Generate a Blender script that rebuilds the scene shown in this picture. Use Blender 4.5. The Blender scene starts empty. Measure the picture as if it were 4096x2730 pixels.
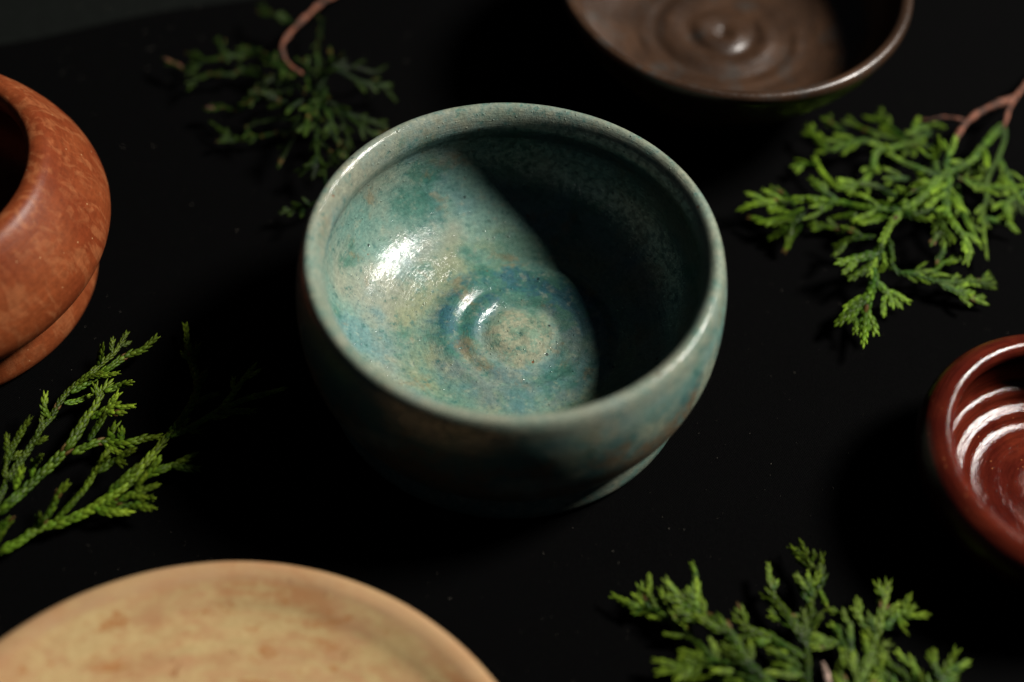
import bpy, bmesh, math, random
import numpy as np
from mathutils import Vector, Matrix

# ------------------------------------------------------------------ camera
scene = bpy.context.scene
D = bpy.data
COL = scene.collection
cam_data = D.cameras.new('camera')
cam = D.objects.new('camera', cam_data)
COL.objects.link(cam)
scene.camera = cam
CAM_POS = Vector((0.0015, -0.19382, 0.27567))
PITCH, ROLL = math.radians(54.0), math.radians(3.3)
fwd = Vector((0, math.cos(PITCH), -math.sin(PITCH)))
right0 = Vector((1, 0, 0))
up0 = right0.cross(fwd)
rgt = math.cos(ROLL) * right0 + math.sin(ROLL) * up0
upv = -math.sin(ROLL) * right0 + math.cos(ROLL) * up0
M = Matrix((rgt, upv, -fwd)).transposed().to_4x4()
M.translation = CAM_POS
cam.matrix_world = M
cam_data.sensor_width = 36.0
cam_data.lens = 50.0
cam_data.clip_start = 0.005
cam_data.clip_end = 50.0
cam_data.dof.use_dof = True
cam_data.dof.focus_distance = 0.324
cam_data.dof.aperture_fstop = 4.2
cam_data.dof.aperture_blades = 0

# ------------------------------------------------------------------ light
world = D.worlds.new('World')
scene.world = world
world.use_nodes = True
bg = world.node_tree.nodes['Background']
bg.inputs['Color'].default_value = (0.62, 0.78, 1.0, 1)
bg.inputs['Strength'].default_value = 0.021

LIGHT_AZ, LIGHT_EL, LIGHT_D = math.radians(18), math.radians(47), 1.1
ld = D.lights.new('window_light', 'AREA')
ld.shape = 'DISK'
ld.size = 0.25
ld.energy = 25.0
ld.color = (1.0, 0.955, 0.89)
lamp = D.objects.new('window_light', ld)
COL.objects.link(lamp)
ldir = Vector((math.cos(LIGHT_EL) * math.cos(LIGHT_AZ), math.cos(LIGHT_EL) * math.sin(LIGHT_AZ), math.sin(LIGHT_EL)))
lamp.location = ldir * LIGHT_D
lamp.rotation_euler = ldir.to_track_quat('Z', 'Y').to_euler()

scene.view_settings.view_transform = 'Standard'
scene.view_settings.look = 'None'
scene.view_settings.exposure = 0.0
scene.view_settings.gamma = 1.0
scene.render.engine = 'CYCLES'
scene.cycles.use_denoising = True
scene.cycles.diffuse_bounces = 0
scene.cycles.glossy_bounces = 1

random.seed(11)
rng = np.random.default_rng(5)

# ------------------------------------------------------------------ object helpers
def tag(o, label=None, cat=None, kind=None, group=None):
    if label: o['label'] = label
    if cat: o['category'] = cat
    if kind: o['kind'] = kind
    if group: o['group'] = group
    return o

def empty(name, loc, label, cat):
    o = D.objects.new(name, None)
    o.empty_display_size = 0.01
    o.location = loc
    COL.objects.link(o)
    return tag(o, label, cat)

def mesh_obj(name, verts, faces, mat, parent=None, smooth=True):
    me = D.meshes.new(name)
    me.from_pydata([tuple(v) for v in verts], [], faces)
    me.materials.append(mat)
    if smooth:
        me.polygons.foreach_set('use_smooth', [True] * len(me.polygons))
    me.update()
    o = D.objects.new(name, me)
    COL.objects.link(o)
    if parent: o.parent = parent
    return o

# ------------------------------------------------------------------ node helpers
class Nodes:
    def __init__(self, name):
        self.mat = D.materials.new(name)
        self.mat.use_nodes = True
        self.nt = self.mat.node_tree
        self.bsdf = self.nt.nodes['Principled BSDF']
    def node(self, t, **kw):
        n = self.nt.nodes.new(t)
        for k, v in kw.items(): setattr(n, k, v)
        return n
    def put(self, sock, v):
        if hasattr(v, 'is_linked') or isinstance(v, bpy.types.NodeSocket): self.nt.links.new(v, sock)
        elif isinstance(v, (tuple, list)) and len(v) == 3 and sock.type == 'RGBA': sock.default_value = (*v, 1)
        else: sock.default_value = v
    def math(self, op, a, b=0.0, c=None):
        n = self.node('ShaderNodeMath', operation=op)
        self.put(n.inputs[0], a); self.put(n.inputs[1], b)
        if c is not None: self.put(n.inputs[2], c)
        return n.outputs[0]
    def vmul(self, v, s):
        n = self.node('ShaderNodeVectorMath', operation='MULTIPLY')
        self.put(n.inputs[0], v); self.put(n.inputs[1], s if isinstance(s, tuple) else (s, s, s))
        return n.outputs[0]
    def vadd(self, v, s):
        n = self.node('ShaderNodeVectorMath', operation='ADD')
        self.put(n.inputs[0], v); self.put(n.inputs[1], s)
        return n.outputs[0]
    def obj_mm(self):
        return self.vmul(self.node('ShaderNodeTexCoord').outputs['Object'], 1000.0)
    def attr(self, name, out='Vector'):
        return self.node('ShaderNodeAttribute', attribute_name=name).outputs[out]
    def sep(self, v):
        n = self.node('ShaderNodeSeparateXYZ'); self.put(n.inputs[0], v)
        return n.outputs
    def noise(self, v, scale, detail=4.0, rough=0.55, dist=0.0):
        n = self.node('ShaderNodeTexNoise')
        self.put(n.inputs['Vector'], v)
        n.inputs['Scale'].default_value = scale
        n.inputs['Detail'].default_value = detail
        n.inputs['Roughness'].default_value = rough
        n.inputs['Distortion'].default_value = dist
        return n.outputs['Fac']
    def voro(self, v, scale, rnd=1.0):
        n = self.node('ShaderNodeTexVoronoi')
        self.put(n.inputs['Vector'], v)
        n.inputs['Scale'].default_value = scale
        n.inputs['Randomness'].default_value = rnd
        return n.outputs['Distance'], n.outputs['Color']
    def step(self, v, a, b, lo=0.0, hi=1.0):
        n = self.node('ShaderNodeMapRange', interpolation_type='SMOOTHSTEP')
        self.put(n.inputs['Value'], v)
        n.inputs['From Min'].default_value = a; n.inputs['From Max'].default_value = b
        n.inputs['To Min'].default_value = lo; n.inputs['To Max'].default_value = hi
        return n.outputs['Result']
    def mix(self, f, a, b, mode='MIX'):
        n = self.node('ShaderNodeMix', data_type='RGBA', blend_type=mode)
        self.put(n.inputs[0], f); self.put(n.inputs[6], a); self.put(n.inputs[7], b)
        return n.outputs[2]
    def band(self, v, a, b, soft):
        return self.math('MULTIPLY', self.step(v, a - soft, a + soft), self.step(v, b - soft, b + soft, 1.0, 0.0))
    def bump(self, h, strength, dist, normal=None):
        n = self.node('ShaderNodeBump')
        n.inputs['Strength'].default_value = strength
        n.inputs['Distance'].default_value = dist
        self.put(n.inputs['Height'], h)
        if normal is not None: self.put(n.inputs['Normal'], normal)
        return n.outputs[0]
    def out(self, **kw):
        for k, v in kw.items(): self.put(self.bsdf.inputs[k.replace('_', ' ')], v)
        return self.mat

# ------------------------------------------------------------------ lathe
def spline(pts, n):
    """Catmull-Rom through the profile, resampled by arc length"""
    p = np.array(pts, float)
    q = np.vstack([2 * p[0] - p[1], p, 2 * p[-1] - p[-2]])
    res = []
    for i in range(1, len(q) - 2):
        t = np.linspace(0, 1, 24, endpoint=False)[:, None]
        a, b, c, d = q[i - 1], q[i], q[i + 1], q[i + 2]
        res.append(0.5 * (2 * b + (c - a) * t + (2 * a - 5 * b + 4 * c - d) * t ** 2 + (3 * b - a - 3 * c + d) * t ** 3))
    res = np.vstack(res + [p[-1:]])
    s = np.r_[0, np.cumsum(np.linalg.norm(np.diff(res, axis=0), axis=1))]
    u = np.linspace(0, s[-1], n)
    return np.c_[np.interp(u, s, res[:, 0]), np.interp(u, s, res[:, 1])], u

def lathe(name, prof, n, mat, parent, seg=224, wob=(0, 0), dz=0.0, spiral=0.0, shift=0.0, swirl=None, s0=0.0, closed_ends=(False, True)):
    """surface of revolution with hand-made unevenness; ends on the axis are closed with a point"""
    P, s = spline(prof, n)
    P[:, 0] = np.maximum(P[:, 0], 0)
    th = np.linspace(0, 2 * np.pi, seg, endpoint=False)
    verts, pc = [], []
    rows = []
    for k, (r, z) in enumerate(P):
        if r < 1e-5:
            rows.append([len(verts)])
            verts.append((shift if s[k] > s[-1] * 0.45 else 0.0, 0, z)); pc.append((0, 0, (s[k] + s0) * 1000))
            continue
        row = []
        w = 1 + wob[0] * np.sin(2 * th + 0.7) + wob[1] * np.sin(3 * th + 2.1 + z * 60) + 0.5 * wob[1] * np.sin(5 * th + 1 + z * 90) + 0.25 * wob[1] * np.sin(11 * th + z * 210) + 0.15 * wob[1] * np.sin(23 * th + 2 + z * 400)
        rr = r * w
        zz = z + dz * np.sin(2 * th + 1.9) * (z / P[:, 1].max()) + dz * 0.5 * np.sin(3 * th + 0.4) * (z / P[:, 1].max())
        if spiral:
            rr = rr + spiral * np.sin(th * 1.0 + 0.6) * np.exp(-((r - 0.012) / 0.009) ** 2) * (s[k] > s[-1] * 0.6)
        if swirl and s[k] > s[-1] * 0.55:   # spiral left by the potter's finger
            A, pitch, rmax = swirl
            fade = min(1.0, r / 0.004) * max(0.0, min(1.0, (rmax - r) / (0.25 * rmax)))
            zz = zz + A * fade * (np.sin(2 * np.pi * r / pitch + th) + 0.35 * np.sin(3 * th + r * 700))
        ox = shift * min(1.0, max(0.0, (0.038 - r) / 0.016)) if s[k] > s[-1] * 0.45 else 0.0
        for j in range(seg):
            row.append(len(verts))
            verts.append((ox + rr[j] * math.cos(th[j]), rr[j] * math.sin(th[j]), zz[j]))
            pc.append((10 * math.cos(th[j]), 10 * math.sin(th[j]), (s[k] + s0) * 1000))
        rows.append(row)
    faces = []
    for a, b in zip(rows[:-1], rows[1:]):
        if len(a) == 1 and len(b) == 1: continue
        for j in range(seg):
            j2 = (j + 1) % seg
            if len(a) == 1: faces.append((a[0], b[j2], b[j]))
            elif len(b) == 1: faces.append((a[j], a[j2], b[0]))
            else: faces.append((a[j], a[j2], b[j2], b[j]))
    o = mesh_obj(name, verts, faces, mat, parent)
    at = o.data.attributes.new('pc', 'FLOAT_VECTOR', 'POINT')
    at.data.foreach_set('vector', np.array(pc, float).ravel())
    return o, s[-1]

# ------------------------------------------------------------------ materials
def mat_green_glaze():
    m = Nodes('green_glaze')
    P = m.obj_mm(); pc = m.attr('pc')
    x, y, z = m.sep(P)
    s = m.sep(pc)[2]
    xs = m.math('SUBTRACT', x, 2.8)
    r = m.math('SQRT', m.math('ADD', m.math('MULTIPLY', xs, xs), m.math('MULTIPLY', y, y)))
    n_big = m.noise(P, 0.045, 3, 0.5, 0.3)
    n_big2 = m.noise(m.vadd(P, (-17, 55, 23)), 0.07, 4, 0.55, 0.3)
    n_mid = m.noise(m.vadd(P, (31, 7, 3)), 0.16, 6, 0.65, 0.3)
    n_mot = m.noise(m.vadd(P, (3, 17, 9)), 0.45, 7, 0.72)
    n_fine = m.noise(P, 1.1, 6, 0.7)
    streak = m.noise(m.vmul(pc, (0.22, 0.22, 1.1)), 1.0, 4, 0.6)
    jit = m.math('ADD', m.math('MULTIPLY', m.math('SUBTRACT', n_mid, 0.5), 9.0), m.math('MULTIPLY', m.math('SUBTRACT', n_mot, 0.5), 7.0))
    rr = m.math('ADD', r, jit)
    inside = m.step(s, S_LIP - 1.0, S_LIP + 1.5)
    # pale sage to turquoise ground
    c = m.mix(m.step(n_big, 0.38, 0.62), (0.22, 0.245, 0.185), (0.13, 0.24, 0.20))
    c = m.mix(m.math('MULTIPLY', m.step(n_big2, 0.46, 0.66), 0.8), c, (0.105, 0.205, 0.205))
    # green zone between floor and wall
    gz = m.math('MULTIPLY', m.band(rr, 20.5, 29.0, 3.5), inside)
    c = m.mix(m.math('MULTIPLY', gz, 0.6), c, m.mix(m.step(n_big2, 0.42, 0.58), (0.155, 0.185, 0.085), (0.085, 0.17, 0.105)))
    # blue green swirl on the floor, strongest on the far side
    sw = m.step(m.math('SUBTRACT', m.math('ADD', y, m.math('MULTIPLY', n_big2, 16.0)), m.math('MULTIPLY', x, 0.3)), -2.0, 14.0, 0.5, 1.0)
    bl = m.math('MULTIPLY', m.math('MULTIPLY', m.band(rr, 9.5, 20.0, 2.2), inside), sw)
    c = m.mix(m.math('MULTIPLY', bl, 0.92), c, m.mix(m.step(n_mid, 0.42, 0.58), (0.020, 0.085, 0.110), (0.038, 0.125, 0.095)))
    # pale cream middle
    cr = m.math('MULTIPLY', m.step(m.math('ADD', r, m.math('MULTIPLY', jit, 0.9)), 9.6, 6.6), inside)
    c = m.mix(m.math('MULTIPLY', cr, 0.85), c, m.mix(m.step(m.noise(m.vadd(P, (2, 44, 0)), 0.3, 5, 0.68, 0.3), 0.43, 0.57), (0.245, 0.25, 0.165), (0.135, 0.205, 0.14)))
    # soft teal pools with crumbly edges
    tn = m.math('ADD', m.noise(m.vadd(P, (63, -12, 9)), 0.085, 5, 0.6, 0.4), m.math('MULTIPLY', m.math('SUBTRACT', n_mot, 0.5), 0.22))
    c = m.mix(m.math('MULTIPLY', m.step(tn, 0.53, 0.66), 0.7), c, (0.028, 0.125, 0.092))
    # a teal stroke high on the wall
    d1 = m.node('ShaderNodeVectorMath', operation='DISTANCE'); m.put(d1.inputs[0], m.vmul(P, (0.5, 1.0, 1.0))); d1.inputs[1].default_value = (-9.0, 28.0, 24.0)
    dd = m.math('ADD', d1.outputs['Value'], jit)
    c = m.mix(m.math('MULTIPLY', m.step(dd, 8.0, 2.5), 0.75), c, (0.020, 0.105, 0.078))
    # rust and ochre stains
    rn = m.math('ADD', m.noise(m.vadd(P, (5, 91, -33)), 0.10, 5, 0.62, 0.3), m.math('MULTIPLY', m.math('SUBTRACT', n_mot, 0.5), 0.2))
    c = m.mix(m.math('MULTIPLY', m.step(rn, 0.56, 0.70), 0.55), c, (0.185, 0.125, 0.055))
    # the outer wall is darker, teal over bare brown clay
    ex = m.step(s, S_LIP - 5.0, S_LIP - 13.0)
    exc = m.mix(m.step(m.math('ADD', n_mid, m.step(z, 14.0, 34.0, -0.14, 0.06)), 0.42, 0.58), (0.16, 0.10, 0.052), (0.055, 0.135, 0.13))
    exc = m.mix(m.step(n_big2, 0.48, 0.64), exc, (0.25, 0.275, 0.195))
    c = m.mix(m.math('MULTIPLY', ex, m.step(n_mot, 0.3, 0.6, 0.6, 0.95)), c, exc)
    ft = m.step(z, 9.6, 8.2)
    c = m.mix(m.math('MULTIPLY', ft, 0.8), c, m.mix(m.step(n_mid, 0.4, 0.6), (0.06, 0.13, 0.115), (0.13, 0.155, 0.12)))
    # bleached lip
    lip = m.band(s, S_LIP - 6.0, S_LIP + 6.0, 2.5)
    c = m.mix(m.math('MULTIPLY', lip, m.step(n_mot, 0.3, 0.6, 0.35, 0.75)), c, (0.19, 0.20, 0.15))
    # crumbly mottling: thin spots pale, thick spots deep teal
    c = m.mix(m.step(n_mot, 0.52, 0.70, 0.0, 0.5), c, (0.28, 0.30, 0.22))
    c = m.mix(m.step(n_mot, 0.47, 0.31, 0.0, 0.8), c, (0.028, 0.11, 0.095))
    c = m.mix(1.0, c, m.mix(m.step(streak, 0.3, 0.7), (0.93, 0.93, 0.93), (1.05, 1.05, 1.05)), 'MULTIPLY')
    c = m.mix(1.0, c, m.mix(m.step(n_fine, 0.3, 0.7), (0.74, 0.77, 0.77), (1.2, 1.18, 1.16)), 'MULTIPLY')
    # pin holes and specks
    vd, vc = m.voro(P, 0.33)
    sp = m.math('MULTIPLY', m.step(vd, 0.14, 0.09), m.step(m.sep(vc)[0], 0.80, 0.82))
    c = m.mix(m.math('MULTIPLY', sp, 0.85), c, m.mix(m.step(m.sep(vc)[1], 0.55, 0.65), (0.012, 0.02, 0.022), (0.15, 0.05, 0.015)))
    vd2, vc2 = m.voro(m.vadd(P, (9, 4, 1)), 1.1)
    sp2 = m.math('MULTIPLY', m.step(vd2, 0.25, 0.12), m.step(m.sep(vc2)[0], 0.76, 0.8))
    c = m.mix(m.math('MULTIPLY', sp2, 0.6), c, (0.02, 0.055, 0.07))
    # brush marks, grit and beads in the glaze
    h = m.math('ADD', m.math('MULTIPLY', m.noise(m.vmul(pc, (0.6, 0.6, 2.6)), 1.0, 3, 0.6), 0.55),
               m.math('ADD', m.math('MULTIPLY', m.noise(P, 2.6, 3, 0.6), 0.5), m.math('MULTIPLY', n_mot, 0.6)))
    h = m.math('SUBTRACT', h, m.math('MULTIPLY', sp, 0.6))
    nb = m.bump(h, 0.6, 0.0003)
    vd3, vc3 = m.voro(P, 0.8)
    bead = m.math('MULTIPLY', m.step(vd3, 0.25, 0.0), m.step(m.sep(vc3)[0], 0.72, 0.78))
    nb = m.bump(bead, 0.7, 0.0003, nb)
    cn = m.bump(bead, 0.5, 0.0003, m.bump(h, 0.28, 0.0003))
    return m.out(Base_Color=c, Roughness=m.step(n_mid, 0.3, 0.7, 0.40, 0.55), Normal=nb, IOR=1.45, Specular_IOR_Level=0.15,
                 Coat_Weight=m.step(m.noise(m.vadd(P, (8, 1, 40)), 0.7, 5, 0.7), 0.38, 0.6, 0.12, 0.75), Coat_Roughness=0.06, Coat_Normal=cn)

def mat_terracotta():
    m = Nodes('burnished_terracotta')
    P = m.obj_mm(); pc = m.attr('pc')
    n1 = m.noise(P, 0.05, 4, 0.55, 0.6); n2 = m.noise(P, 0.7, 5, 0.65)
    st = m.noise(m.vmul(pc, (0.2, 0.2, 1.1)), 1.0, 5, 0.65)
    dg = m.noise(m.vmul(P, (0.30, 0.30, 0.12)), 1.0, 4, 0.6, 0.8)
    c = m.mix(m.step(n1, 0.35, 0.65), (0.145, 0.029, 0.009), (0.185, 0.044, 0.013))
    c = m.mix(m.math('MULTIPLY', m.step(dg, 0.46, 0.64), 0.7), c, (0.25, 0.082, 0.030))
    c = m.mix(m.math('MULTIPLY', m.step(m.noise(m.vmul(P, (0.5, 0.5, 0.22)), 1.0, 6, 0.75, 0.5), 0.56, 0.68), 0.3), c, (0.095, 0.022, 0.008))
    c = m.mix(m.math('MULTIPLY', m.step(m.noise(m.vadd(P, (3, 9, 71)), 0.9, 6, 0.75), 0.62, 0.72), 0.3), c, (0.30, 0.12, 0.05))
    c = m.mix(1.0, c, m.mix(m.step(st, 0.3, 0.7), (0.9, 0.89, 0.88), (1.07, 1.07, 1.07)), 'MULTIPLY')
    c = m.mix(1.0, c, m.mix(m.step(n2, 0.3, 0.7), (0.85, 0.84, 0.84), (1.12, 1.12, 1.12)), 'MULTIPLY')
    vd, vc = m.voro(P, 0.55)
    fl = m.math('MULTIPLY', m.step(vd, 0.16, 0.08), m.step(m.sep(vc)[0], 0.84, 0.87))
    c = m.mix(m.math('MULTIPLY', fl, 0.6), c, (0.45, 0.26, 0.12))
    h = m.math('ADD', m.math('MULTIPLY', st, 0.35), m.math('MULTIPLY', n2, 0.7))
    nb = m.bump(h, 0.4, 0.0002)
    return m.out(Base_Color=c, Roughness=m.step(n1, 0.3, 0.7, 0.36, 0.46), Normal=nb, IOR=1.45, Specular_IOR_Level=0.22)

def mat_red_glaze():
    m = Nodes('oxblood_glaze')
    P = m.obj_mm(); pc = m.attr('pc')
    n1 = m.noise(P, 0.08, 4, 0.55, 0.5); n2 = m.noise(P, 2.2, 4, 0.65)
    st = m.noise(m.vmul(pc, (0.25, 0.25, 1.5)), 1.0, 4, 0.6)
    c = m.mix(m.step(n1, 0.35, 0.65), (0.052, 0.0066, 0.0038), (0.08, 0.012, 0.0056))
    c = m.mix(1.0, c, m.mix(m.step(st, 0.3, 0.7), (0.78, 0.78, 0.78), (1.18, 1.18, 1.18)), 'MULTIPLY')
    vd, vc = m.voro(P, 0.9)
    fl = m.math('MULTIPLY', m.step(vd, 0.2, 0.1), m.step(m.sep(vc)[0], 0.88, 0.9))
    c = m.mix(m.math('MULTIPLY', fl, 0.5), c, (0.42, 0.16, 0.06))
    h = m.math('ADD', m.math('MULTIPLY', m.noise(m.vmul(pc, (0.9, 0.9, 1.6)), 1.0, 3, 0.6), 0.8), m.math('MULTIPLY', n2, 0.45))
    nb = m.bump(h, 0.5, 0.00025)
    return m.out(Base_Color=c, Roughness=0.085, Normal=nb, IOR=1.34)

def mat_brown_glaze():
    m = Nodes('dark_brown_glaze')
    P = m.obj_mm(); pc = m.attr('pc')
    n1 = m.noise(P, 0.06, 4, 0.55, 0.5); n2 = m.noise(P, 0.9, 4, 0.6)
    st = m.noise(m.vmul(pc, (0.2, 0.2, 0.9)), 1.0, 4, 0.6)
    c = m.mix(m.step(n1, 0.35, 0.65), (0.025, 0.013, 0.0072), (0.045, 0.023, 0.0125))
    c = m.mix(m.math('MULTIPLY', m.step(m.noise(P, 0.11, 4, 0.6), 0.52, 0.7), 0.6), c, (0.028, 0.029, 0.027))
    c = m.mix(1.0, c, m.mix(m.step(st, 0.3, 0.7), (0.75, 0.75, 0.75), (1.2, 1.2, 1.2)), 'MULTIPLY')
    nb = m.bump(m.math('ADD', m.math('MULTIPLY', st, 0.7), m.math('MULTIPLY', n2, 0.3)), 0.4, 0.0003)
    return m.out(Base_Color=c, Roughness=m.step(n2, 0.3, 0.7, 0.26, 0.38), Normal=nb, IOR=1.5, Specular_IOR_Level=0.38)

def mat_buff_clay():
    m = Nodes('buff_clay')
    P = m.obj_mm(); pc = m.attr('pc')
    s = m.sep(pc)[2]
    nb0 = m.noise(P, 0.035, 3, 0.5)
    br = m.noise(m.vmul(P, (0.075, 0.15, 0.12)), 1.0, 9, 0.76, 0.3)
    cr = m.noise(m.vadd(P, (4, 77, 2)), 0.16, 8, 0.75, 0.2)
    n3 = m.noise(P, 0.8, 6, 0.7)
    st = m.noise(m.vmul(pc, (0.45, 0.45, 0.8)), 1.0, 7, 0.72)
    # orange brown clay under a brushed cream slip that has worn through
    clay = m.mix(m.step(nb0, 0.4, 0.6), (0.31, 0.15, 0.062), (0.36, 0.205, 0.098))
    slip = m.mix(m.step(n3, 0.3, 0.7), (0.38, 0.265, 0.115), (0.45, 0.335, 0.155))
    cov = m.math('ADD', m.math('MULTIPLY', br, 0.45), m.math('ADD', m.math('MULTIPLY', cr, 0.25), m.math('MULTIPLY', st, 0.30)))
    c = m.mix(m.step(cov, 0.57, 0.44, 0.05, 0.95), clay, slip)
    sc = m.step(m.noise(m.vadd(m.vmul(P, (0.10, 0.19, 0.14)), (9, 2, 5)), 1.0, 7, 0.72, 0.4), 0.585, 0.63)
    c = m.mix(m.math('MULTIPLY', sc, 0.75), c, (0.30, 0.125, 0.038))
    fk = m.step(m.noise(m.vadd(P, (14, 7, 31)), 0.25, 6, 0.72, 0.6), 0.635, 0.665)
    c = m.mix(m.math('MULTIPLY', fk, 0.75), c, (0.21, 0.085, 0.03))
    lip = m.band(s, T_LIP - 8.0, T_LIP + 2.6, 0.9)
    c = m.mix(m.math('MULTIPLY', lip, m.step(cr, 0.35, 0.6, 0.9, 0.5)), c, (0.34, 0.205, 0.105))
    c = m.mix(1.0, c, m.mix(m.step(st, 0.3, 0.7), (0.9, 0.89, 0.88), (1.06, 1.06, 1.06)), 'MULTIPLY')
    nb = m.bump(m.math('ADD', m.math('MULTIPLY', st, 0.7), m.math('MULTIPLY', n3, 0.5)), 0.35, 0.0002)
    return m.out(Base_Color=c, Roughness=0.6, Normal=nb, IOR=1.4, Specular_IOR_Level=0.25)

def mat_cloth():
    m = Nodes('black_cotton')
    P = m.obj_mm()
    x, y, z = m.sep(P)
    wv = m.math('MULTIPLY', m.math('SINE', m.math('MULTIPLY', x, 12.0)), m.math('SINE', m.math('MULTIPLY', y, 12.0)))
    n = m.noise(P, 2.5, 4, 0.7)
    c = m.mix(m.step(n, 0.3, 0.8), (0.0004, 0.0004, 0.0005), (0.0015, 0.0015, 0.0015))
    nb = m.bump(m.math('ADD', m.math('MULTIPLY', wv, 0.4), n), 0.8, 0.0003)
    return m.out(Base_Color=c, Roughness=0.95, Normal=nb, Specular_IOR_Level=0.04)

def mat_plain(name, col, rough, **kw):
    m = Nodes(name)
    P = m.obj_mm()
    n = m.noise(P, 0.4, 5, 0.65)
    c = m.mix(m.step(n, 0.3, 0.7), tuple(v * 0.75 for v in col), tuple(v * 1.2 for v in col))
    return m.out(Base_Color=c, Roughness=rough, Normal=m.bump(n, 0.4, 0.0003), **kw)

def mat_leaf():
    m = Nodes('scale_leaf')
    a = m.node('ShaderNodeAttribute', attribute_name='tone')
    P = m.obj_mm()
    n = m.noise(P, 1.6, 4, 0.65)
    c = m.mix(1.0, a.outputs['Color'], m.mix(m.step(n, 0.25, 0.75), (0.62, 0.66, 0.6), (1.25, 1.22, 1.2)), 'MULTIPLY')
    nb = m.bump(m.noise(P, 3.0, 3, 0.6), 0.4, 0.0002)
    m.out(Base_Color=c, Roughness=0.36, Normal=nb, IOR=1.4, Specular_IOR_Level=0.16)
    tr = m.node('ShaderNodeBsdfTranslucent'); m.put(tr.inputs['Color'], c)
    mx = m.node('ShaderNodeMixShader'); mx.inputs[0].default_value = 0.16
    out = m.nt.nodes['Material Output']
    m.nt.links.new(m.bsdf.outputs[0], mx.inputs[1]); m.nt.links.new(tr.outputs[0], mx.inputs[2])
    m.nt.links.new(mx.outputs[0], out.inputs['Surface'])
    return m.mat

def mat_bark(name, dark, light):
    m = Nodes(name)
    P = m.obj_mm()
    n = m.noise(P, 0.5, 6, 0.75); n2 = m.noise(P, 1.6, 4, 0.7)
    c = m.mix(m.step(n, 0.42, 0.58), dark, light)
    c = m.mix(1.0, c, m.mix(m.step(n2, 0.3, 0.7), (0.45, 0.45, 0.45), (1.3, 1.3, 1.3)), 'MULTIPLY')
    return m.out(Base_Color=c, Roughness=0.65, Normal=m.bump(n2, 0.8, 0.0005))

# ------------------------------------------------------------------ profiles (radius, height), metres, underside -> lip -> inside centre
mm = lambda pts: [(a / 1000, b / 1000) for a, b in pts]
GREEN_FOOT = mm([(0, 3), (20, 3), (31, 2.6), (34.5, 0.5), (37.5, 0), (39.8, 0.4), (41.0, 1.6), (41.3, 3.6), (40.9, 5.6), (40.2, 7.4), (39.8, 8.4)])
GREEN_BODY = mm([(39.8, 8.2), (40.7, 9.4), (42.4, 11.8), (44.2, 16.0), (45.4, 22.0), (45.7, 28.0), (45.5, 33.0), (45.0, 37.0), (44.4, 40.0), (43.8, 42.2), (43.0, 43.6), (42.0, 44.0),
                 (41.0, 43.5), (40.0, 42.2), (39.4, 40.6), (39.2, 39.0), (39.6, 37.0), (40.2, 34.6), (40.1, 31.0), (39.2, 26.6), (37.0, 22.2), (33.8, 18.8), (30.4, 16.7), (27.0, 15.2), (23.8, 13.8), (22.0, 13.15), (20.6, 13.1),
                 (19.0, 13.3), (16.4, 13.2), (15.0, 12.9), (14.0, 12.5), (13.0, 12.5), (11.4, 12.6), (10.0, 12.4), (9.0, 12.05), (8.0, 12.1), (6.6, 12.45), (4.0, 12.8), (2.0, 12.9), (0, 12.9)])
TERRA_FOOT = mm([(0, 2), (24, 2), (31, 1.6), (33.5, 0.4), (35.8, 0), (37.2, 0.9), (38.0, 3.2), (37.8, 6.4), (37.0, 9.0), (36.4, 10.2)])
TERRA_BODY = mm([(36.4, 10.0), (37.2, 11.2), (39.6, 13.2), (42.8, 16.6), (44.3, 20.6), (43.8, 25.2), (42.0, 30.0), (39.7, 34.2), (37.4, 37.6), (36.0, 39.4), (34.8, 40.7), (33.4, 41.5), (32.0, 41.6), (30.7, 41.2), (29.8, 40.2),
                 (29.4, 38.4), (30.4, 35.0), (34, 29), (36.8, 23), (36, 16), (31, 10), (18, 7.4), (0, 7)])
RED_FOOT = mm([(0, 2), (15, 2), (18.6, 1.5), (20.6, 0.2), (22.4, 0), (23.6, 0.9), (24.0, 2.6), (23.8, 4.2)])
RED_BODY = mm([(23.8, 4.0), (25.0, 5.4), (28.2, 8.4), (31.0, 12.4), (32.5, 16.4), (32.6, 19.4), (31.6, 22.0), (29.8, 23.7), (28.0, 24.3), (26.7, 24.0), (25.9, 23.0), (25.8, 21.2),
               (26.4, 18.2), (26.4, 15.4), (26.0, 13.0), (25.2, 11.6), (23.8, 11.0), (23.0, 10.4), (22.4, 9.3), (21.5, 8.7), (19.8, 8.4), (18.8, 7.8), (18.0, 7.0), (16.8, 6.6), (15.0, 6.6), (11.0, 7.1), (6, 7.7), (0, 7.9)])
BROWN_FOOT = mm([(0, 2), (17, 2), (20.5, 1.5), (22.5, 0.2), (24.2, 0), (25.4, 0.9), (25.8, 3.0), (25.6, 5.0)])
BROWN_BODY = mm([(25.6, 4.8), (27.4, 6.4), (32, 11), (38.4, 18.4), (43.2, 25.4), (45.7, 31.0), (46.3, 33.2), (46.0, 34.6), (45.0, 35.2), (43.8, 34.9), (42.9, 33.8), (42.2, 31.0), (40.6, 26.0), (37.0, 20.4), (31.0, 16.4),
                 (25.0, 14.8), (20.6, 14.5), (18.8, 14.1), (17.6, 14.1), (16.0, 14.5), (12.6, 14.7), (10.4, 14.35), (9.2, 14.1), (8.0, 14.3), (6.6, 14.75), (4.4, 14.9), (2.8, 14.5), (1.4, 13.9), (0, 13.7)])
TAN_FOOT = mm([(0, 2), (28, 2), (32, 1.5), (34.5, 0.2), (36.6, 0), (38.0, 0.9), (38.4, 3.0), (38.2, 4.6)])
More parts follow.
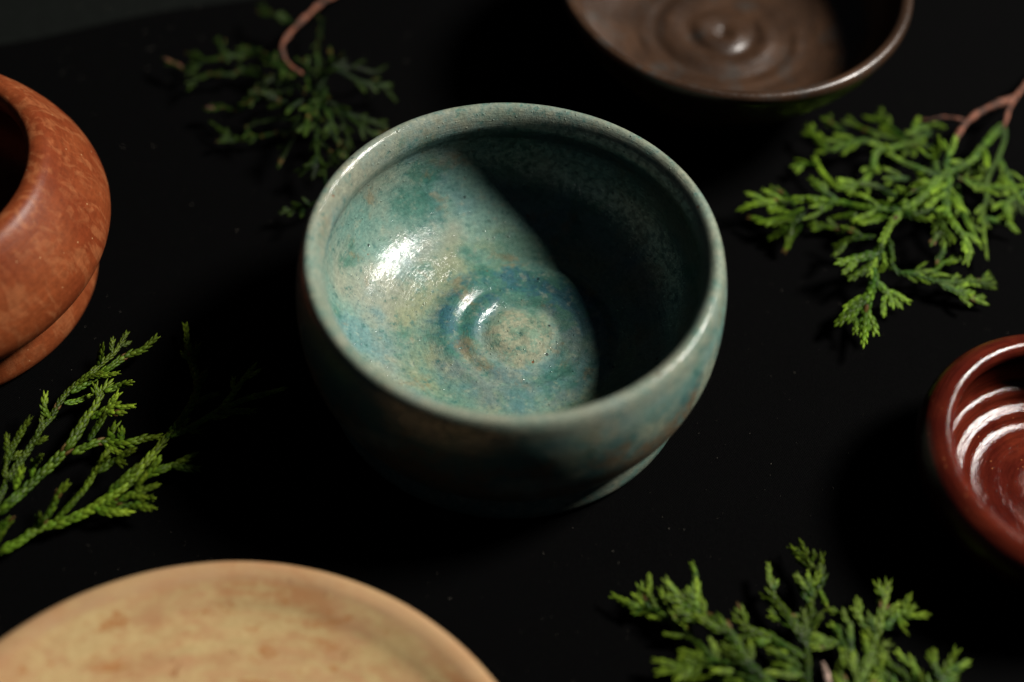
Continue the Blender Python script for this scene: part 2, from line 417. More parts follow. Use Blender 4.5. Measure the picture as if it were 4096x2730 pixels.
TAN_BODY = mm([(38.2, 4.4), (40.5, 5.0), (50, 7.2), (58, 10.0), (62.8, 12.8), (64.3, 14.0), (64.6, 14.8), (64.0, 15.4), (62.9, 15.6), (61.4, 15.45), (60.2, 15.0), (58.8, 14.4), (57.0, 13.6),
               (54.0, 12.3), (48, 11.1), (38, 10.0), (26, 9.1), (12, 8.7), (0, 8.6)])

GREEN_FOOT = [(r * 1.024, z) for r, z in GREEN_FOOT]
GREEN_BODY = [(r * 1.024, z) for r, z in GREEN_BODY]

def arc_to_lip(foot, body):
    P, s = spline(body, 400)
    return s[P[:, 1].argmax()] * 1000
S_LIP = arc_to_lip(GREEN_FOOT, GREEN_BODY)
T_LIP = arc_to_lip(TAN_FOOT, TAN_BODY)

GREEN, TERRA, RED, BROWN, BUFF = mat_green_glaze(), mat_terracotta(), mat_red_glaze(), mat_brown_glaze(), mat_buff_clay()
CLOTH, LEAF = mat_cloth(), mat_leaf()
BARK = mat_bark('reddish_bark', (0.045, 0.018, 0.009), (0.22, 0.07, 0.032))
PALE_BARK = mat_bark('pale_bark', (0.12, 0.075, 0.05), (0.38, 0.26, 0.20))
TABLE = mat_plain('grey_green_tabletop', (0.0024, 0.0033, 0.0026), 0.9, Specular_IOR_Level=0.1)

# ------------------------------------------------------------------ the setting: tabletop and cloth
def box(name, x0, x1, y0, y1, z0, z1, mat):
    v = [(x, y, z) for z in (z0, z1) for y in (y0, y1) for x in (x0, x1)]
    f = [(0, 2, 3, 1), (4, 5, 7, 6), (0, 1, 5, 4), (2, 6, 7, 3), (0, 4, 6, 2), (1, 3, 7, 5)]
    return mesh_obj(name, v, f, mat, smooth=False)
tag(box('tabletop', -0.9, 0.9, -0.7, 1.1, -0.0312, -0.0012, TABLE), kind='structure')

def make_cloth():
    # local x runs along the far hem, local y points away from the camera up to the hem
    nx, ny = 260, 200
    X = np.linspace(-0.55, 0.65, nx); Y = np.linspace(-0.62, 0.0, ny)
    verts, faces = [], []
    def hgt(x, y):
        f = 0.00009 * math.sin(x * 41 + 1.3 * math.sin(y * 17)) + 0.00007 * math.sin(y * 63 + x * 22)
        return -0.00016 + f
    for j, yy in enumerate(Y):
        for i, xx in enumerate(X):
            yh = yy + (0.0012 * math.sin(xx * 37) + 0.0007 * math.sin(xx * 91 + 1)) * max(0, 1 + yy / 0.05)
            verts.append((xx, yh, hgt(xx, yy)))
    n = len(verts)
    verts += [(a, b, -0.0011) for a, b, c in verts]
    for j in range(ny - 1):
        for i in range(nx - 1):
            a = j * nx + i
            faces.append((a, a + 1, a + nx + 1, a + nx))
    rim = [i for i in range(nx)] + [j * nx + nx - 1 for j in range(1, ny)] + [(ny - 1) * nx + i for i in range(nx - 2, -1, -1)] + [j * nx for j in range(ny - 2, 0, -1)]
    for a, b in zip(rim, rim[1:] + rim[:1]):
        faces.append((b, a, a + n, b + n))
    used = sorted({k for f in faces for k in f}); idx = {k: i for i, k in enumerate(used)}
    o = mesh_obj('black_cloth', [verts[k] for k in used], [tuple(idx[k] for k in f) for f in faces], CLOTH)
    o.location = (-0.1137, 0.1105, 0)
    o.rotation_euler = (0, 0, math.radians(18.6))
    return tag(o, kind='structure')
make_cloth()

# ------------------------------------------------------------------ pottery
def pot(name, loc, label, cat, foot, body, mat, nf, nb, **kw):
    root = empty(name, loc, label, cat)
    lathe('foot', foot, nf, mat, root, s0=-0.06, **{k: v for k, v in kw.items() if k in ('wob', 'seg')})
    lathe('body', body, nb, mat, root, **kw)
    return root
pot('green_bowl', (0.0008, -0.0010, 0), 'mottled green and turquoise glazed bowl standing between the fir-like sprigs', 'bowl',
    GREEN_FOOT, GREEN_BODY, GREEN, 40, 280, seg=288, wob=(0.004, 0.0016), dz=0.0004, spiral=0.0005, shift=0.0022, swirl=(0.00015, 0.0062, 0.026))
pot('terracotta_pot', (-0.1378, 0.0142, 0), 'round terracotta pot with narrow dark mouth and orange brown burnished shoulder', 'pot',
    TERRA_FOOT, TERRA_BODY, TERRA, 40, 150, wob=(0.003, 0.001), dz=0.0003)
pot('red_bowl', (0.1220, -0.0302, 0), 'small glossy oxblood red bowl with ridged inside and thick rim', 'bowl',
    RED_FOOT, RED_BODY, RED, 40, 220, wob=(0.003, 0.0014), dz=0.0002, swirl=(0.00004, 0.0045, 0.028))
pot('brown_bowl', (0.0538, 0.1035, 0), 'dark brown glazed bowl with thin rim and ringed floor', 'bowl',
    BROWN_FOOT, BROWN_BODY, BROWN, 40, 200, wob=(0.003, 0.001), dz=0.0004, spiral=0.0004, swirl=(0.0003, 0.0085, 0.024))
pot('buff_dish', (-0.0474, -0.1274, 0), 'wide shallow buff clay dish with orange stains and no glaze', 'dish',
    TAN_FOOT, TAN_BODY, BUFF, 40, 200, wob=(0.002, 0.001), dz=0.0004)

# ------------------------------------------------------------------ arborvitae sprigs
# one scale leaf: a plump pointed shell, unit length along +x, width along y, thickness along z
def scale_template():
    st = [(0.0, 0.34), (0.3, 0.50), (0.65, 0.42), (0.95, 0.20)]
    v, f = [], []
    for x, w in st:
        for k in range(6):
            a = 2 * math.pi * k / 6
            v.append((x, w * math.cos(a), w * math.sin(a) * 0.75 + 0.05 * x))
    v.append((1.2, 0, 0.10))
    for i in range(3):
        for k in range(6):
            k2 = (k + 1) % 6
            f.append((i * 6 + k, i * 6 + k2, i * 6 + 6 + k2, i * 6 + 6 + k))
    for k in range(6): f.append((18 + k, 18 + (k + 1) % 6, 24))
    return np.array(v), f
SV, SF = scale_template()

def resample(pts, step):
    p, u = spline3(pts)
    return p
def spline3(pts, n=16):
    p = np.array(pts, float)
    if len(p) == 2: p = np.vstack([p[0], p.mean(0), p[1]])
    q = np.vstack([2 * p[0] - p[1], p, 2 * p[-1] - p[-2]])
    res = []
    for i in range(1, len(q) - 2):
        t = np.linspace(0, 1, n, endpoint=False)[:, None]
        a, b, c, d = q[i - 1], q[i], q[i + 1], q[i + 2]
        res.append(0.5 * (2 * b + (c - a) * t + (2 * a - 5 * b + 4 * c - d) * t ** 2 + (3 * b - a - 3 * c + d) * t ** 3))
    res = np.vstack(res + [p[-1:]])
    s = np.r_[0, np.cumsum(np.linalg.norm(np.diff(res, axis=0), axis=1))]
    return res, s

class Spray:
    def __init__(self, tone): self.v, self.f, self.c, self.n, self.tone = [], [], [], 0, tone
    def add(self, V, F, col):
        self.v.append(V); self.f += [tuple(i + self.n for i in f) for f in F]
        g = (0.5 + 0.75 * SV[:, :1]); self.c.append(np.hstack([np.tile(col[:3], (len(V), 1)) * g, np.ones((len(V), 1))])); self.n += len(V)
    def chain(self, path, s, w, nrm, young=0.0, lobes=0.0, depth=0):
        """a flat branchlet clothed in overlapping pairs of scale leaves"""
        L = s[-1]
        step = w * 0.5
        m = max(2, int(L / step))
        side_sign = random.choice((-1, 1))
        for i in range(m + 1):
            u = min(i * step, L)
            pos = np.array([np.interp(u, s, path[:, k]) for k in range(3)])
            u2 = min(u + L * 0.02 + 0.1, L); u1 = max(0, u2 - L * 0.04 - 0.2)
            t = np.array([np.interp(u2, s, path[:, k]) - np.interp(u1, s, path[:, k]) for k in range(3)])
            t /= np.linalg.norm(t) + 1e-9
            b = np.cross(nrm, t); b /= np.linalg.norm(b) + 1e-9
            n = np.cross(t, b)
            fr = u / L
            taper = 1.0 if fr < 0.75 else 1.0 - 0.45 * (fr - 0.75) / 0.25
            ww = w * taper * random.uniform(0.9, 1.1)
            ln = w * random.uniform(0.85, 1.1)
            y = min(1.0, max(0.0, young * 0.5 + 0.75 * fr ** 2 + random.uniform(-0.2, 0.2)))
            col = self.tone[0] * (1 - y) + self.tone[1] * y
            if random.random() < self.tone[2]: col = np.array((0.11, 0.065, 0.02))
            col = np.append(col * random.uniform(0.6, 1.3), 1.0)
            if i % 2 == 0:      # facing pair
                for sg in (1, -1):
                    V = pos + np.outer(SV[:, 0] * ln, t) + np.outer(SV[:, 1] * ww * 0.72, b) + np.outer(sg * (SV[:, 2] * ww * 0.42 + ww * 0.10), n)
                    self.add(V, SF if sg > 0 else [f[::-1] for f in SF], col)
            else:               # lateral pair
                for sg in (1, -1):
                    fl = random.uniform(0.1, 0.32)
                    d = t + sg * b * fl; d /= np.linalg.norm(d); e = np.cross(n, d)
                    V = pos + sg * b * ww * 0.24 + np.outer(SV[:, 0] * ln * 1.02, d) + np.outer(SV[:, 1] * ww * 0.50, e) + np.outer(SV[:, 2] * ww * 0.42 - 0.02 * ww, n)
                    self.add(V, SF, col)
            # short side lobes
            if depth == 0 and lobes and 0.12 < fr < 0.93 and random.random() < lobes * step / w:
                side_sign = -side_sign
                a = math.radians(random.uniform(28, 46))
                l = w * random.uniform(1.4, 3.4) * (1.1 - 0.5 * fr)
                d = t * math.cos(a) + side_sign * b * math.sin(a) + n * random.uniform(-0.15, 0.3)
                p0 = pos + side_sign * b * w * 0.2
                p2 = p0 + d * l + t * l * 0.18
                pm = p0 + d * l * 0.5
                pp, ss = spline3([p0, pm, p2], 6)
                nn = nrm + np.array([random.uniform(-.3, .3) for _ in range(3)])
                self.chain(pp, ss, w * random.uniform(0.72, 0.9), nn / np.linalg.norm(nn), young=0.9, depth=1)
    def build(self, name, parent, origin):
        o = mesh_obj(name, np.vstack(self.v) / 1000 - origin, self.f, LEAF, parent)
        at = o.data.color_attributes.new('tone', 'FLOAT_COLOR', 'POINT')
        at.data.foreach_set('color', np.vstack(self.c).astype(np.float32).ravel())
        return o

def twig(name, pts, w, parent, origin, mat):
    """knobbly bare stem"""
    p, s = spline3(pts, 14)
    L = s[-1]; m = max(6, int(L / (w * 0.35)))
    verts, faces = [], []
    for i in range(m + 1):
        u = L * i / m
        pos = np.array([np.interp(u, s, p[:, k]) for k in range(3)])
        t = np.array([np.interp(min(u + .4, L), s, p[:, k]) - np.interp(max(u - .4, 0), s, p[:, k]) for k in range(3)])
        t /= np.linalg.norm(t)
        b = np.cross((0, 0, 1), t); b /= np.linalg.norm(b); n = np.cross(t, b)
        r = w * 0.40 * (1 - 0.35 * i / m) * (0.85 + 0.38 * abs(math.sin(u * 0.9 / w)) ** 3 + random.uniform(-.12, .12))
        if i in (0, m): r *= 0.45
        for k in range(9):
            a = 2 * math.pi * k / 9
            rr = r * random.uniform(0.8, 1.15)
            verts.append((pos + rr * (math.cos(a) * b + math.sin(a) * n)) / 1000 - origin)
    for i in range(m):
        for k in range(9):
            k2 = (k + 1) % 9
            faces.append((i * 9 + k, i * 9 + k2, i * 9 + 9 + k2, i * 9 + 9 + k))
    faces.append(tuple(range(8, -1, -1))); faces.append(tuple(m * 9 + k for k in range(9)))
    return mesh_obj(name, verts, faces, mat, parent)

SPRAYS = {
'L': [
 ('g',2.3,[[-1062,-592,12],[-1034,-589,41],[-1001,-566,45],[-968,-531,43],[-914,-508,42],[-864,-477,47],[-827,-444,53],[-796,-409,52],[-768,-353,53],[-740,-292,47]]),
 ('g',1.9,[[-740,-292,47],[-729,-261,41],[-705,-195,36],[-701,-133,32],[-737,-42,30],[-757,30,35]]),
 ('g',1.7,[[-694,-190,36],[-675,-171,36],[-651,-158,34]]),
 ('g',1.9,[[-700,-138,32],[-687,-104,38]]),
 ('g',1.8,[[-720,-74,31],[-714,-42,53]]),
 ('g',1.7,[[-731,-286,45],[-679,-248,46],[-635,-192,32],[-606,-133,35],[-580,-74,32]]),
 ('g',1.9,[[-634,-197,33],[-583,-166,33],[-507,-139,40]]),
 ('g',1.6,[[-639,-208,35],[-607,-202,33],[-565,-191,24]]),
 ('g',1.5,[[-725,-279,45],[-705,-257,30],[-681,-255,25]]),
 ('g',2.1,[[-860,-477,47],[-827,-483,48],[-792,-479,44]]),
 ('g',1.7,[[-852,-467,49],[-820,-463,51],[-784,-443,57],[-736,-419,59]]),
 ('g',1.9,[[-815,-476,47],[-782,-465,46],[-737,-471,54]]),
 ('g',1.7,[[-775,-461,47],[-760,-451,48],[-737,-453,62]]),
 ('g',1.9,[[-835,-444,53],[-813,-419,62],[-785,-385,70]]),
 ('g',1.9,[[-776,-399,53],[-740,-381,58],[-710,-358,47],[-674,-332,49]]),
 ('g',1.8,[[-716,-362,49],[-695,-363,46],[-664,-358,37]]),
 ('g',2.0,[[-768,-403,53],[-751,-387,70],[-738,-364,78]]),
 ('g',2.3,[[-1065,-511,52],[-1037,-480,58],[-1019,-446,49],[-986,-395,49],[-961,-357,52],[-942,-327,60],[-928,-274,59],[-913,-231,55],[-904,-183,57],[-894,-161,56]]),
 ('g',1.9,[[-897,-184,57],[-870,-167,58],[-842,-166,72]]),
 ('g',1.9,[[-912,-258,57],[-880,-245,74],[-854,-230,83]]),
 ('g',1.9,[[-902,-321,66],[-889,-276,67],[-878,-254,77]]),
 ('g',2.0,[[-933,-350,57],[-896,-322,57],[-871,-311,49],[-826,-314,52],[-788,-294,45],[-746,-286,44]]),
 ('g',2.2,[[-853,-310,50],[-865,-288,44],[-860,-264,44]]),
 ('g',2.0,[[-836,-310,51],[-843,-273,44]]),
 ('g',1.6,[[-1070,-492,53],[-1061,-446,52],[-1057,-411,49],[-1042,-369,50],[-1027,-327,52],[-1015,-293,60],[-1002,-259,55],[-991,-214,55],[-974,-176,53],[-941,-145,64],[-921,-107,58],[-898,-72,56],[-883,-18,55]]),
 ('g',1.8,[[-974,-190,53],[-936,-149,51],[-903,-120,58],[-874,-82,53],[-840,-61,53],[-811,-28,60]]),
 ('g',1.8,[[-928,-116,60],[-916,-92,96]]),
 ('g',1.5,[[-982,-220,55],[-959,-204,43],[-937,-182,33]]),
 ('g',1.8,[[-1005,-262,56],[-1015,-250,74],[-1018,-223,80]]),
 ('g',1.7,[[-1075,-409,49],[-1069,-368,58],[-1058,-320,64],[-1039,-281,79]]),
 ('g',1.7,[[-1076,-398,51],[-1064,-388,85]]),
 ('g',2.0,[[-968,-531,43],[-959,-520,80]]),
 ('g',1.9,[[-966,-527,42],[-947,-489,55],[-936,-461,71],[-918,-444,86]]),
 ('g',1.9,[[-938,-511,42],[-912,-477,52],[-891,-433,49],[-877,-394,54],[-862,-369,70],[-855,-351,71]]),
 ('g',1.9,[[-870,-393,56],[-843,-367,57],[-817,-372,65]]),
 ('g',1.9,[[-1047,-549,59],[-1020,-530,73]]),
 ('g',1.8,[[-1037,-445,52],[-1024,-413,80]]),
 ('g',1.8,[[-1011,-409,49],[-1006,-389,66],[-986,-385,94]]),
 ('g',1.9,[[-1049,-574,40],[-1040,-554,55],[-1033,-536,58]]),
],
'R': [
 ('w',2.2,[[1460,1113,12],[1372,965,85],[1320,891,88],[1287,809,95],[1277,781,96]]),
 ('w',2.6,[[1328,905,88],[1271,873,88],[1221,843,82],[1174,787,88],[1143,729,87],[1136,702,75]]),
 ('w',1.2,[[1182,809,87],[1130,825,79],[1088,825,63],[1064,853,43]]),
 ('g',2.2,[[1285,802,95],[1254,767,90],[1215,711,98],[1172,656,93],[1120,623,85],[1085,596,84],[1035,528,89],[986,485,86],[950,441,87],[922,387,88],[902,337,78],[881,278,74]]),
 ('g',2.6,[[889,294,75],[886,254,63],[870,212,66],[861,165,50],[848,82,52]]),
 ('g',2.4,[[868,212,66],[834,181,62],[793,138,49]]),
 ('g',2.0,[[852,194,64],[823,148,52]]),
 ('g',2.1,[[893,263,65],[919,239,51],[931,204,45]]),
 ('g',2.5,[[904,337,78],[860,319,83],[802,293,88]]),
 ('g',2.6,[[912,367,84],[888,313,72],[837,264,73]]),
 ('g',2.0,[[900,386,86],[849,383,79],[808,369,65]]),
 ('g',2.1,[[930,382,88],[937,332,66],[916,312,51]]),
 ('g',1.7,[[938,323,64],[955,307,52],[1002,293,55],[1059,286,49],[1139,304,33],[1189,316,33]]),
 ('g',1.8,[[1053,277,49],[1101,261,40],[1167,247,22]]),
 ('g',1.6,[[1134,300,34],[1180,284,40]]),
 ('g',1.6,[[1088,266,42],[1136,267,35]]),
 ('g',1.5,[[960,301,52],[1040,315,52],[1073,341,54],[1140,371,48]]),
 ('g',1.6,[[1051,335,53],[1071,370,67],[1070,400,75]]),
 ('g',2.1,[[972,478,87],[905,478,88],[843,498,77],[782,507,75],[728,503,78],[680,500,70],[612,485,71],[573,474,60]]),
 ('g',2.0,[[709,480,75],[681,521,73],[657,535,76]]),
 ('g',1.9,[[730,474,77],[683,455,61],[623,444,49]]),
 ('g',2.0,[[734,468,77],[699,427,61],[652,409,34]]),
 ('g',1.9,[[724,429,68],[704,408,50],[688,379,32]]),
 ('g',2.1,[[818,508,76],[782,529,86],[758,556,91]]),
 ('g',2.1,[[808,509,78],[776,469,87],[743,496,86]]),
 ('g',1.6,[[878,464,27],[814,458,31],[758,465,26]]),
 ('g',1.8,[[1095,742,49],[1058,749,52],[995,766,50],[943,773,58],[895,802,54],[870,803,61]]),
 ('g',1.9,[[950,750,56],[887,734,60],[820,704,59],[786,742,57],[769,778,55]]),
 ('g',1.7,[[868,778,59],[846,782,57],[821,827,46]]),
 ('g',1.7,[[1019,770,50],[989,819,41],[967,860,35]]),
 ('g',1.7,[[1030,742,51],[951,712,55],[932,667,49],[907,607,58],[875,585,52],[828,575,55],[796,621,53],[778,668,57]]),
 ('g',1.6,[[789,649,56],[760,662,43],[724,655,37]]),
 ('g',1.9,[[1090,603,84],[1044,613,95],[999,629,101],[958,645,110]]),
 ('g',1.9,[[1085,601,85],[1074,635,101],[1060,649,133]]),
 ('g',2.0,[[1107,622,84],[1110,658,106],[1100,674,124]]),
 ('g',2.0,[[973,517,83],[926,549,89],[874,543,105]]),
 ('g',1.7,[[1010,597,77],[944,574,97]]),
 ('g',2.0,[[945,513,85],[962,490,106],[965,505,126]]),
 ('g',2.2,[[972,484,87],[995,459,91],[1041,477,93],[1066,442,97],[1061,369,97]]),
 ('g',2.2,[[937,449,87],[896,456,78]]),
 ('g',2.3,[[1115,617,84],[1103,553,80],[1093,494,79],[1107,448,79],[1126,414,73],[1138,382,65],[1129,348,61]]),
 ('g',1.8,[[1147,614,44],[1144,538,47],[1157,463,52],[1172,404,53]]),
 ('g',1.5,[[1282,782,96],[1272,733,87],[1245,671,84],[1219,620,70],[1207,552,63],[1196,515,50],[1192,444,44],[1190,378,40]]),
 ('g',1.5,[[1252,683,85],[1267,644,75],[1284,609,61],[1296,565,57],[1325,545,41]]),
 ('g',1.5,[[1131,605,85],[1194,596,68],[1262,596,66],[1324,618,54]]),
 ('g',1.9,[[1321,599,54],[1270,557,56],[1246,501,54]]),
 ('g',1.7,[[1277,591,60],[1300,540,45]]),
 ('g',1.5,[[1199,502,49],[1254,495,42],[1285,482,29]]),
 ('g',1.7,[[1265,563,56],[1254,527,56],[1259,481,61]]),
 ('g',1.9,[[1035,528,89],[1050,568,86],[1040,632,68]]),
 ('g',1.8,[[1101,576,82],[1054,557,79],[1027,578,73]]),
 ('g',1.7,[[1006,509,87],[960,501,73],[930,530,64]]),
 ('g',1.8,[[1074,582,85],[1010,554,78],[960,547,74]]),
 ('g',1.8,[[887,504,84],[853,476,65],[820,474,51]]),
 ('g',1.7,[[1198,681,96],[1186,651,73],[1194,614,61]]),
 ('g',1.6,[[1013,760,50],[1060,801,52],[1115,827,50]]),
 ('g',1.6,[[1102,800,50],[1054,760,54],[1017,709,51]]),
],
'T': [
 ('w',2.2,[[-524,1286,12],[-546,1164,77],[-571,1135,79],[-597,1091,79],[-619,1047,81],[-641,1007,78],[-653,943,88],[-642,902,86],[-618,868,83],[-583,840,86]]),
 ('g',1.7,[[-583,840,86],[-558,819,82],[-534,782,83],[-532,736,86],[-523,667,87],[-519,608,80],[-509,558,80],[-490,520,80],[-479,472,74]]),
 ('g',1.5,[[-590,834,86],[-642,868,76],[-677,901,84],[-730,934,70],[-767,923,67],[-803,904,72],[-855,893,68],[-910,925,57]]),
 ('g',1.4,[[-623,852,45],[-662,854,45],[-722,868,49],[-749,888,43],[-798,858,52],[-843,852,55],[-877,824,52],[-884,790,55]]),
 ('g',1.3,[[-855,893,68],[-898,863,60],[-939,877,60],[-975,906,54]]),
 ('w',1.5,[[-916,869,60],[-941,885,55],[-970,898,61]]),
 ('g',1.5,[[-602,838,45],[-662,832,51],[-697,789,63],[-711,765,75]]),
 ('g',1.7,[[-608,725,94],[-634,725,101],[-667,725,122]]),
 ('g',1.3,[[-657,737,116],[-705,704,104],[-736,694,85],[-774,723,64],[-828,725,55]]),
 ('w',1.2,[[-804,722,59],[-827,724,58]]),
 ('g',1.2,[[-568,723,38],[-660,708,43],[-702,685,44],[-716,676,45]]),
 ('g',1.3,[[-714,676,45],[-697,639,60],[-682,613,71]]),
 ('g',1.2,[[-567,691,38],[-652,653,44],[-693,643,37],[-744,637,34],[-769,656,42],[-810,690,40]]),
 ('g',1.3,[[-740,634,34],[-777,622,41]]),
 ('g',1.9,[[-538,781,83],[-520,819,105],[-508,844,129],[-508,864,163]]),
 ('g',1.4,[[-507,838,125],[-476,835,162]]),
 ('g',1.5,[[-528,806,97],[-524,798,156]]),
 ('g',1.6,[[-556,780,83],[-559,771,130]]),
 ('g',1.5,[[-566,763,83],[-578,747,134]]),
 ('g',2.2,[[-548,746,85],[-543,665,114],[-538,579,134]]),
 ('g',1.8,[[-515,789,93],[-520,743,101],[-534,660,120]]),
 ('g',1.5,[[-512,842,126],[-469,859,108],[-432,862,98],[-395,873,79],[-369,913,64]]),
 ('g',1.7,[[-508,843,125],[-450,820,105],[-404,814,89],[-369,832,63],[-333,801,49]]),
 ('g',1.5,[[-431,818,98],[-408,804,53]]),
 ('g',1.6,[[-383,826,73],[-353,848,58]]),
 ('g',1.8,[[-544,697,103],[-572,650,95],[-579,615,84],[-594,576,70],[-606,536,56]]),
 ('g',1.6,[[-535,736,86],[-497,705,89],[-486,645,87],[-499,622,77]]),
 ('g',1.7,[[-508,733,101],[-476,718,93],[-451,656,89],[-425,591,84]]),
 ('g',1.6,[[-476,718,93],[-419,674,83],[-381,656,68],[-362,655,60]]),
 ('g',1.6,[[-452,703,89],[-393,699,72],[-347,693,57]]),
 ('g',1.7,[[-512,608,80],[-475,570,71],[-461,531,73]]),
 ('g',1.8,[[-507,553,80],[-519,517,81],[-554,513,66]]),
 ('g',1.7,[[-507,538,80],[-513,494,67]]),
 ('g',1.6,[[-486,645,87],[-460,607,76],[-437,571,65]]),
 ('g',1.0,[[-587,1104,79],[-559,1041,75],[-562,974,78],[-550,905,79],[-546,821,86]]),
 ('g',1.3,[[-626,1041,80],[-655,1051,82],[-682,1055,94]]),
 ('g',1.2,[[-667,1053,87],[-710,1076,84],[-746,1119,68]]),
 ('g',1.6,[[-482,485,76],[-469,432,71],[-504,399,68],[-542,401,51],[-578,379,54]]),
 ('g',1.5,[[-526,394,58],[-524,355,73]]),
 ('g',1.5,[[-508,400,66],[-523,403,83]]),
 ('g',1.6,[[-632,855,78],[-651,829,81],[-679,812,84]]),
 ('g',1.6,[[-561,844,84],[-585,887,88]]),
 ('g',1.5,[[-546,875,82],[-558,920,91]]),
 ('g',1.6,[[-685,902,82],[-646,856,92],[-616,826,86]]),
 ('g',1.4,[[-810,904,71],[-824,942,76],[-833,971,75]]),
 ('g',1.4,[[-730,934,70],[-744,949,71],[-774,953,55]]),
 ('g',1.3,[[-864,894,66],[-898,922,52]]),
 ('g',1.6,[[-609,831,46],[-632,790,67],[-656,753,75]]),
 ('g',1.6,[[-571,747,83],[-593,720,87],[-602,680,100]]),
],
'B': [
 ('w',3.4,[[717,-876,18],[696,-803,47],[691,-767,47],[683,-736,53]]),
 ('g',2.0,[[681,-874,45],[651,-807,49],[654,-730,41],[655,-686,43],[669,-633,44],[670,-595,45],[682,-569,49],[683,-539,45],[674,-510,51],[662,-467,48]]),
 ('g',1.8,[[685,-574,49],[696,-550,57],[693,-524,65]]),
 ('g',1.6,[[689,-571,50],[706,-598,33]]),
 ('g',1.9,[[668,-602,44],[660,-584,46],[651,-559,49]]),
 ('g',1.9,[[674,-591,45],[668,-558,59]]),
 ('g',2.3,[[656,-701,42],[635,-657,49],[613,-622,46],[594,-590,42],[588,-560,48]]),
 ('g',1.7,[[591,-576,45],[601,-559,44]]),
 ('g',1.6,[[606,-618,45],[591,-601,39],[578,-588,35]]),
 ('g',1.5,[[626,-633,47],[653,-634,44]]),
 ('g',1.6,[[624,-661,49],[606,-637,36],[594,-625,38]]),
 ('g',2.2,[[649,-723,41],[616,-703,40],[583,-680,36],[555,-672,38],[533,-663,41],[515,-646,45]]),
 ('g',1.8,[[582,-688,36],[560,-694,39],[543,-688,30]]),
 ('g',2.4,[[633,-882,59],[571,-795,62],[532,-755,63],[503,-706,65],[480,-671,68],[439,-648,61],[411,-622,68],[373,-606,74]]),
 ('g',2.2,[[446,-659,63],[411,-635,63],[382,-625,71]]),
 ('g',2.2,[[446,-663,63],[413,-660,68],[385,-645,73]]),
 ('g',2.0,[[432,-638,63],[414,-610,76]]),
 ('g',1.2,[[416,-604,76],[425,-573,80],[418,-544,81]]),
 ('g',1.5,[[514,-789,38],[453,-729,44],[427,-697,36],[389,-670,37],[372,-627,40],[357,-589,41]]),
 ('g',1.7,[[400,-677,37],[354,-640,42],[323,-627,35],[297,-627,39],[260,-607,35]]),
 ('g',1.9,[[333,-632,37],[315,-592,46]]),
 ('g',1.6,[[319,-632,35],[303,-638,31]]),
 ('g',1.7,[[372,-623,40],[350,-615,46]]),
 ('g',1.4,[[422,-679,36],[402,-672,59]]),
 ('g',2.6,[[558,-786,62],[520,-763,71],[486,-742,95]]),
 ('g',2.0,[[564,-796,62],[491,-760,60],[443,-754,57],[410,-760,50],[350,-773,45]]),
 ('g',1.8,[[586,-830,61],[505,-784,50],[426,-775,27]]),
 ('g',1.6,[[437,-754,55],[432,-723,42]]),
 ('g',1.7,[[423,-761,53],[399,-750,51]]),
 ('g',2.2,[[729,-881,52],[744,-802,51],[774,-736,54],[794,-685,50],[806,-646,58],[820,-605,63],[832,-561,64]]),
 ('g',1.9,[[804,-653,56],[828,-643,55],[854,-617,50],[885,-601,54]]),
 ('g',1.9,[[791,-689,50],[779,-652,50],[759,-619,59]]),
 ('g',1.8,[[798,-667,53],[789,-636,59]]),
 ('g',1.8,[[816,-613,62],[813,-591,55]]),
 ('g',1.8,[[845,-626,52],[854,-635,56]]),
 ('g',1.6,[[735,-702,38],[726,-662,33],[735,-626,37],[707,-610,40]]),
 ('g',1.7,[[747,-724,38],[723,-686,34],[690,-684,41],[671,-678,42]]),
 ('g',1.6,[[729,-662,33],[712,-650,45]]),
 ('g',1.8,[[749,-708,37],[749,-651,43],[761,-614,40]]),
 ('g',2.1,[[897,-822,45],[854,-755,42],[822,-728,43],[805,-700,52],[822,-686,48]]),
 ('g',1.9,[[881,-787,44],[876,-747,42],[869,-721,46]]),
 ('g',2.0,[[905,-840,45],[920,-769,48],[940,-729,43],[956,-702,55]]),
 ('g',1.9,[[924,-761,47],[917,-736,49],[909,-711,46]]),
 ('g',1.9,[[935,-741,45],[962,-727,42],[982,-715,43]]),
 ('g',1.8,[[923,-768,48],[955,-747,45]]),
 ('g',1.9,[[765,-800,49],[760,-749,48],[744,-716,54],[722,-734,51]]),
 ('g',1.9,[[640,-747,42],[608,-730,50],[580,-719,56]]),
 ('g',1.8,[[645,-765,44],[615,-750,45],[599,-734,41]]),
 ('g',1.8,[[815,-794,41],[798,-753,45],[786,-725,48]]),
 ('g',1.9,[[836,-793,41],[825,-765,43],[803,-748,43]]),
 ('g',1.8,[[726,-803,51],[727,-766,48],[719,-744,48]]),
 ('g',1.8,[[899,-766,38],[909,-739,37]]),
 ('g',1.8,[[875,-806,44],[852,-780,39],[832,-777,38]]),
],
}

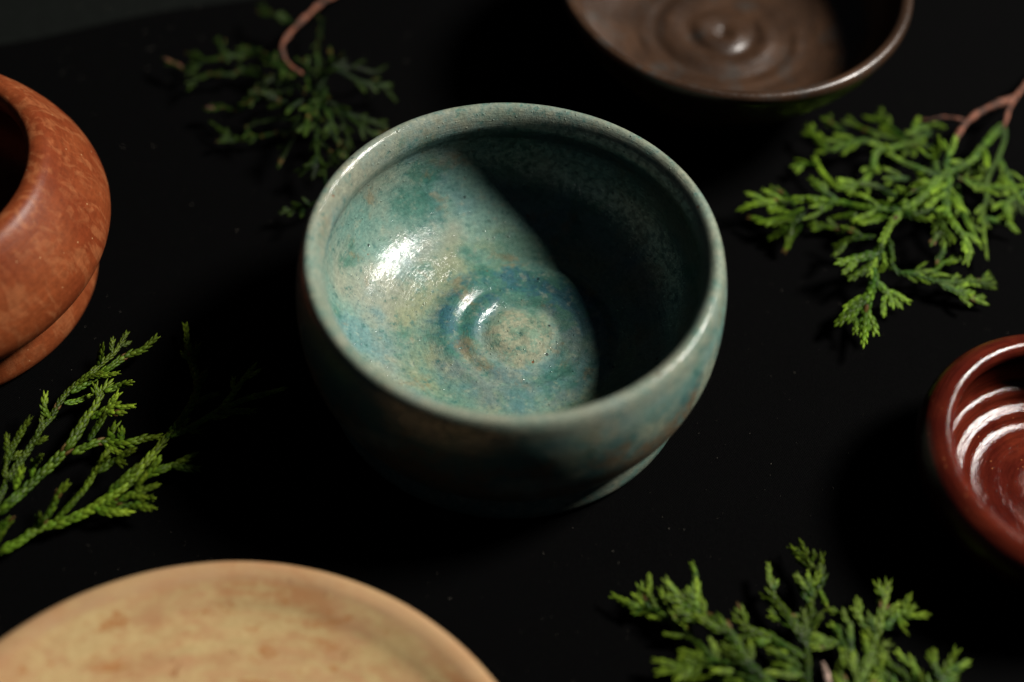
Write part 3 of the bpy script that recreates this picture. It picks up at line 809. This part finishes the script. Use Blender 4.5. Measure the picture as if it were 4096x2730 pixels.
SPRIG = {
    'L': ('bright green sprig with long thin forks, beside the terracotta pot', (np.array((0.055, 0.115, 0.008)), np.array((0.180, 0.255, 0.018)), 0.012), 0.10, 0.82),
    'R': ('bushy yellow green sprig on bare reddish stems between brown bowl and red bowl', (np.array((0.030, 0.085, 0.008)), np.array((0.170, 0.285, 0.020)), 0.012), 0.36, 0.84),
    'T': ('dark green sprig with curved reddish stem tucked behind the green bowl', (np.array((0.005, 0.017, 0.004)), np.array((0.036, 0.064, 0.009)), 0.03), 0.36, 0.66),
    'B': ('upright tufted sprig with thick pale woody stem, in front of the red bowl', (np.array((0.032, 0.080, 0.010)), np.array((0.170, 0.255, 0.020)), 0.02), 0.36, 0.88),
}
for key, (label, tone, lob, wk) in SPRIG.items():
    data = SPRAYS[key]
    base = np.array(data[0][2][0], float) / 10000
    base[2] = 0
    root = empty('evergreen_sprig', tuple(base), label, 'sprig')
    for kind, w, pts in data:
        q = np.array(pts, float) / 10
        if kind == 'w':
            twig('stem', q, w, root, base, PALE_BARK if key == 'B' else BARK)
            continue
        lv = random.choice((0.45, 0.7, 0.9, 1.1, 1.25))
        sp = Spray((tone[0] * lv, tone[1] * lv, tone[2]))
        p, s = spline3(q)
        nrm = np.array((random.uniform(-.45, .45), random.uniform(-.6, .15), 1.0)); nrm /= np.linalg.norm(nrm)
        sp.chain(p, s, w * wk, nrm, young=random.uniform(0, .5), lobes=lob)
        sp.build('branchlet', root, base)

# ------------------------------------------------------------------ lint on the cloth
def make_lint():
    v, f = [], []
    pots = ((0, 0, .044), (-.1378, .0142, .038), (.1225, -.0302, .025), (.0538, .1035, .027), (-.0474, -.1274, .05))
    clear = lambda x, y: min(math.hypot(x - a, y - b) - r for a, b, r in pots) > 0.001
    for _ in range(1700):
        x, y = random.uniform(-0.13, 0.14), random.uniform(-0.09, 0.12)
        if not clear(x, y): continue
        r = random.choice((0.00003, 0.00004, 0.00005, 0.00005, 0.00009))
        n = len(v); a = random.uniform(0, 3)
        l = r * random.uniform(1, 3)
        for dx, dy, dz in ((-l, 0, 0), (l, 0, 0), (0, -r, 0), (0, r, 0), (0, 0, r * 1.5), (0, 0, -r)):
            v.append((x + dx * math.cos(a) - dy * math.sin(a), y + dx * math.sin(a) + dy * math.cos(a), r + dz))
        f += [(n + i, n + j, n + 4) for i, j in ((0, 2), (2, 1), (1, 3), (3, 0))] + [(n + j, n + i, n + 5) for i, j in ((0, 2), (2, 1), (1, 3), (3, 0))]
    for _ in range(10):         # curled fibres
        x, y = random.uniform(-0.12, 0.13), random.uniform(-0.08, 0.11)
        if not clear(x, y): continue
        a, k, w, step = random.uniform(0, 6.3), random.uniform(-0.25, 0.25), 0.000022, 0.0004
        for q in range(random.randint(5, 11)):
            n = len(v); c, s_ = math.cos(a), math.sin(a)
            x2, y2 = x + step * c, y + step * s_
            for px, py in ((x, y), (x2, y2)):
                v.extend([(px - w * s_, py + w * c, 0.00003), (px + w * s_, py - w * c, 0.00003), (px, py, 0.00008)])
            f += [(n, n + 3, n + 5, n + 2), (n + 1, n + 2, n + 5, n + 4), (n, n + 1, n + 4, n + 3)]
            x, y, a = x2, y2, a + k
    o = mesh_obj('lint', v, f, mat_plain('lint_fibre', (0.10, 0.09, 0.07), 0.9), smooth=False)
    tag(o, 'fine pale dust and lint scattered over black cloth', 'lint', kind='stuff')
make_lint()
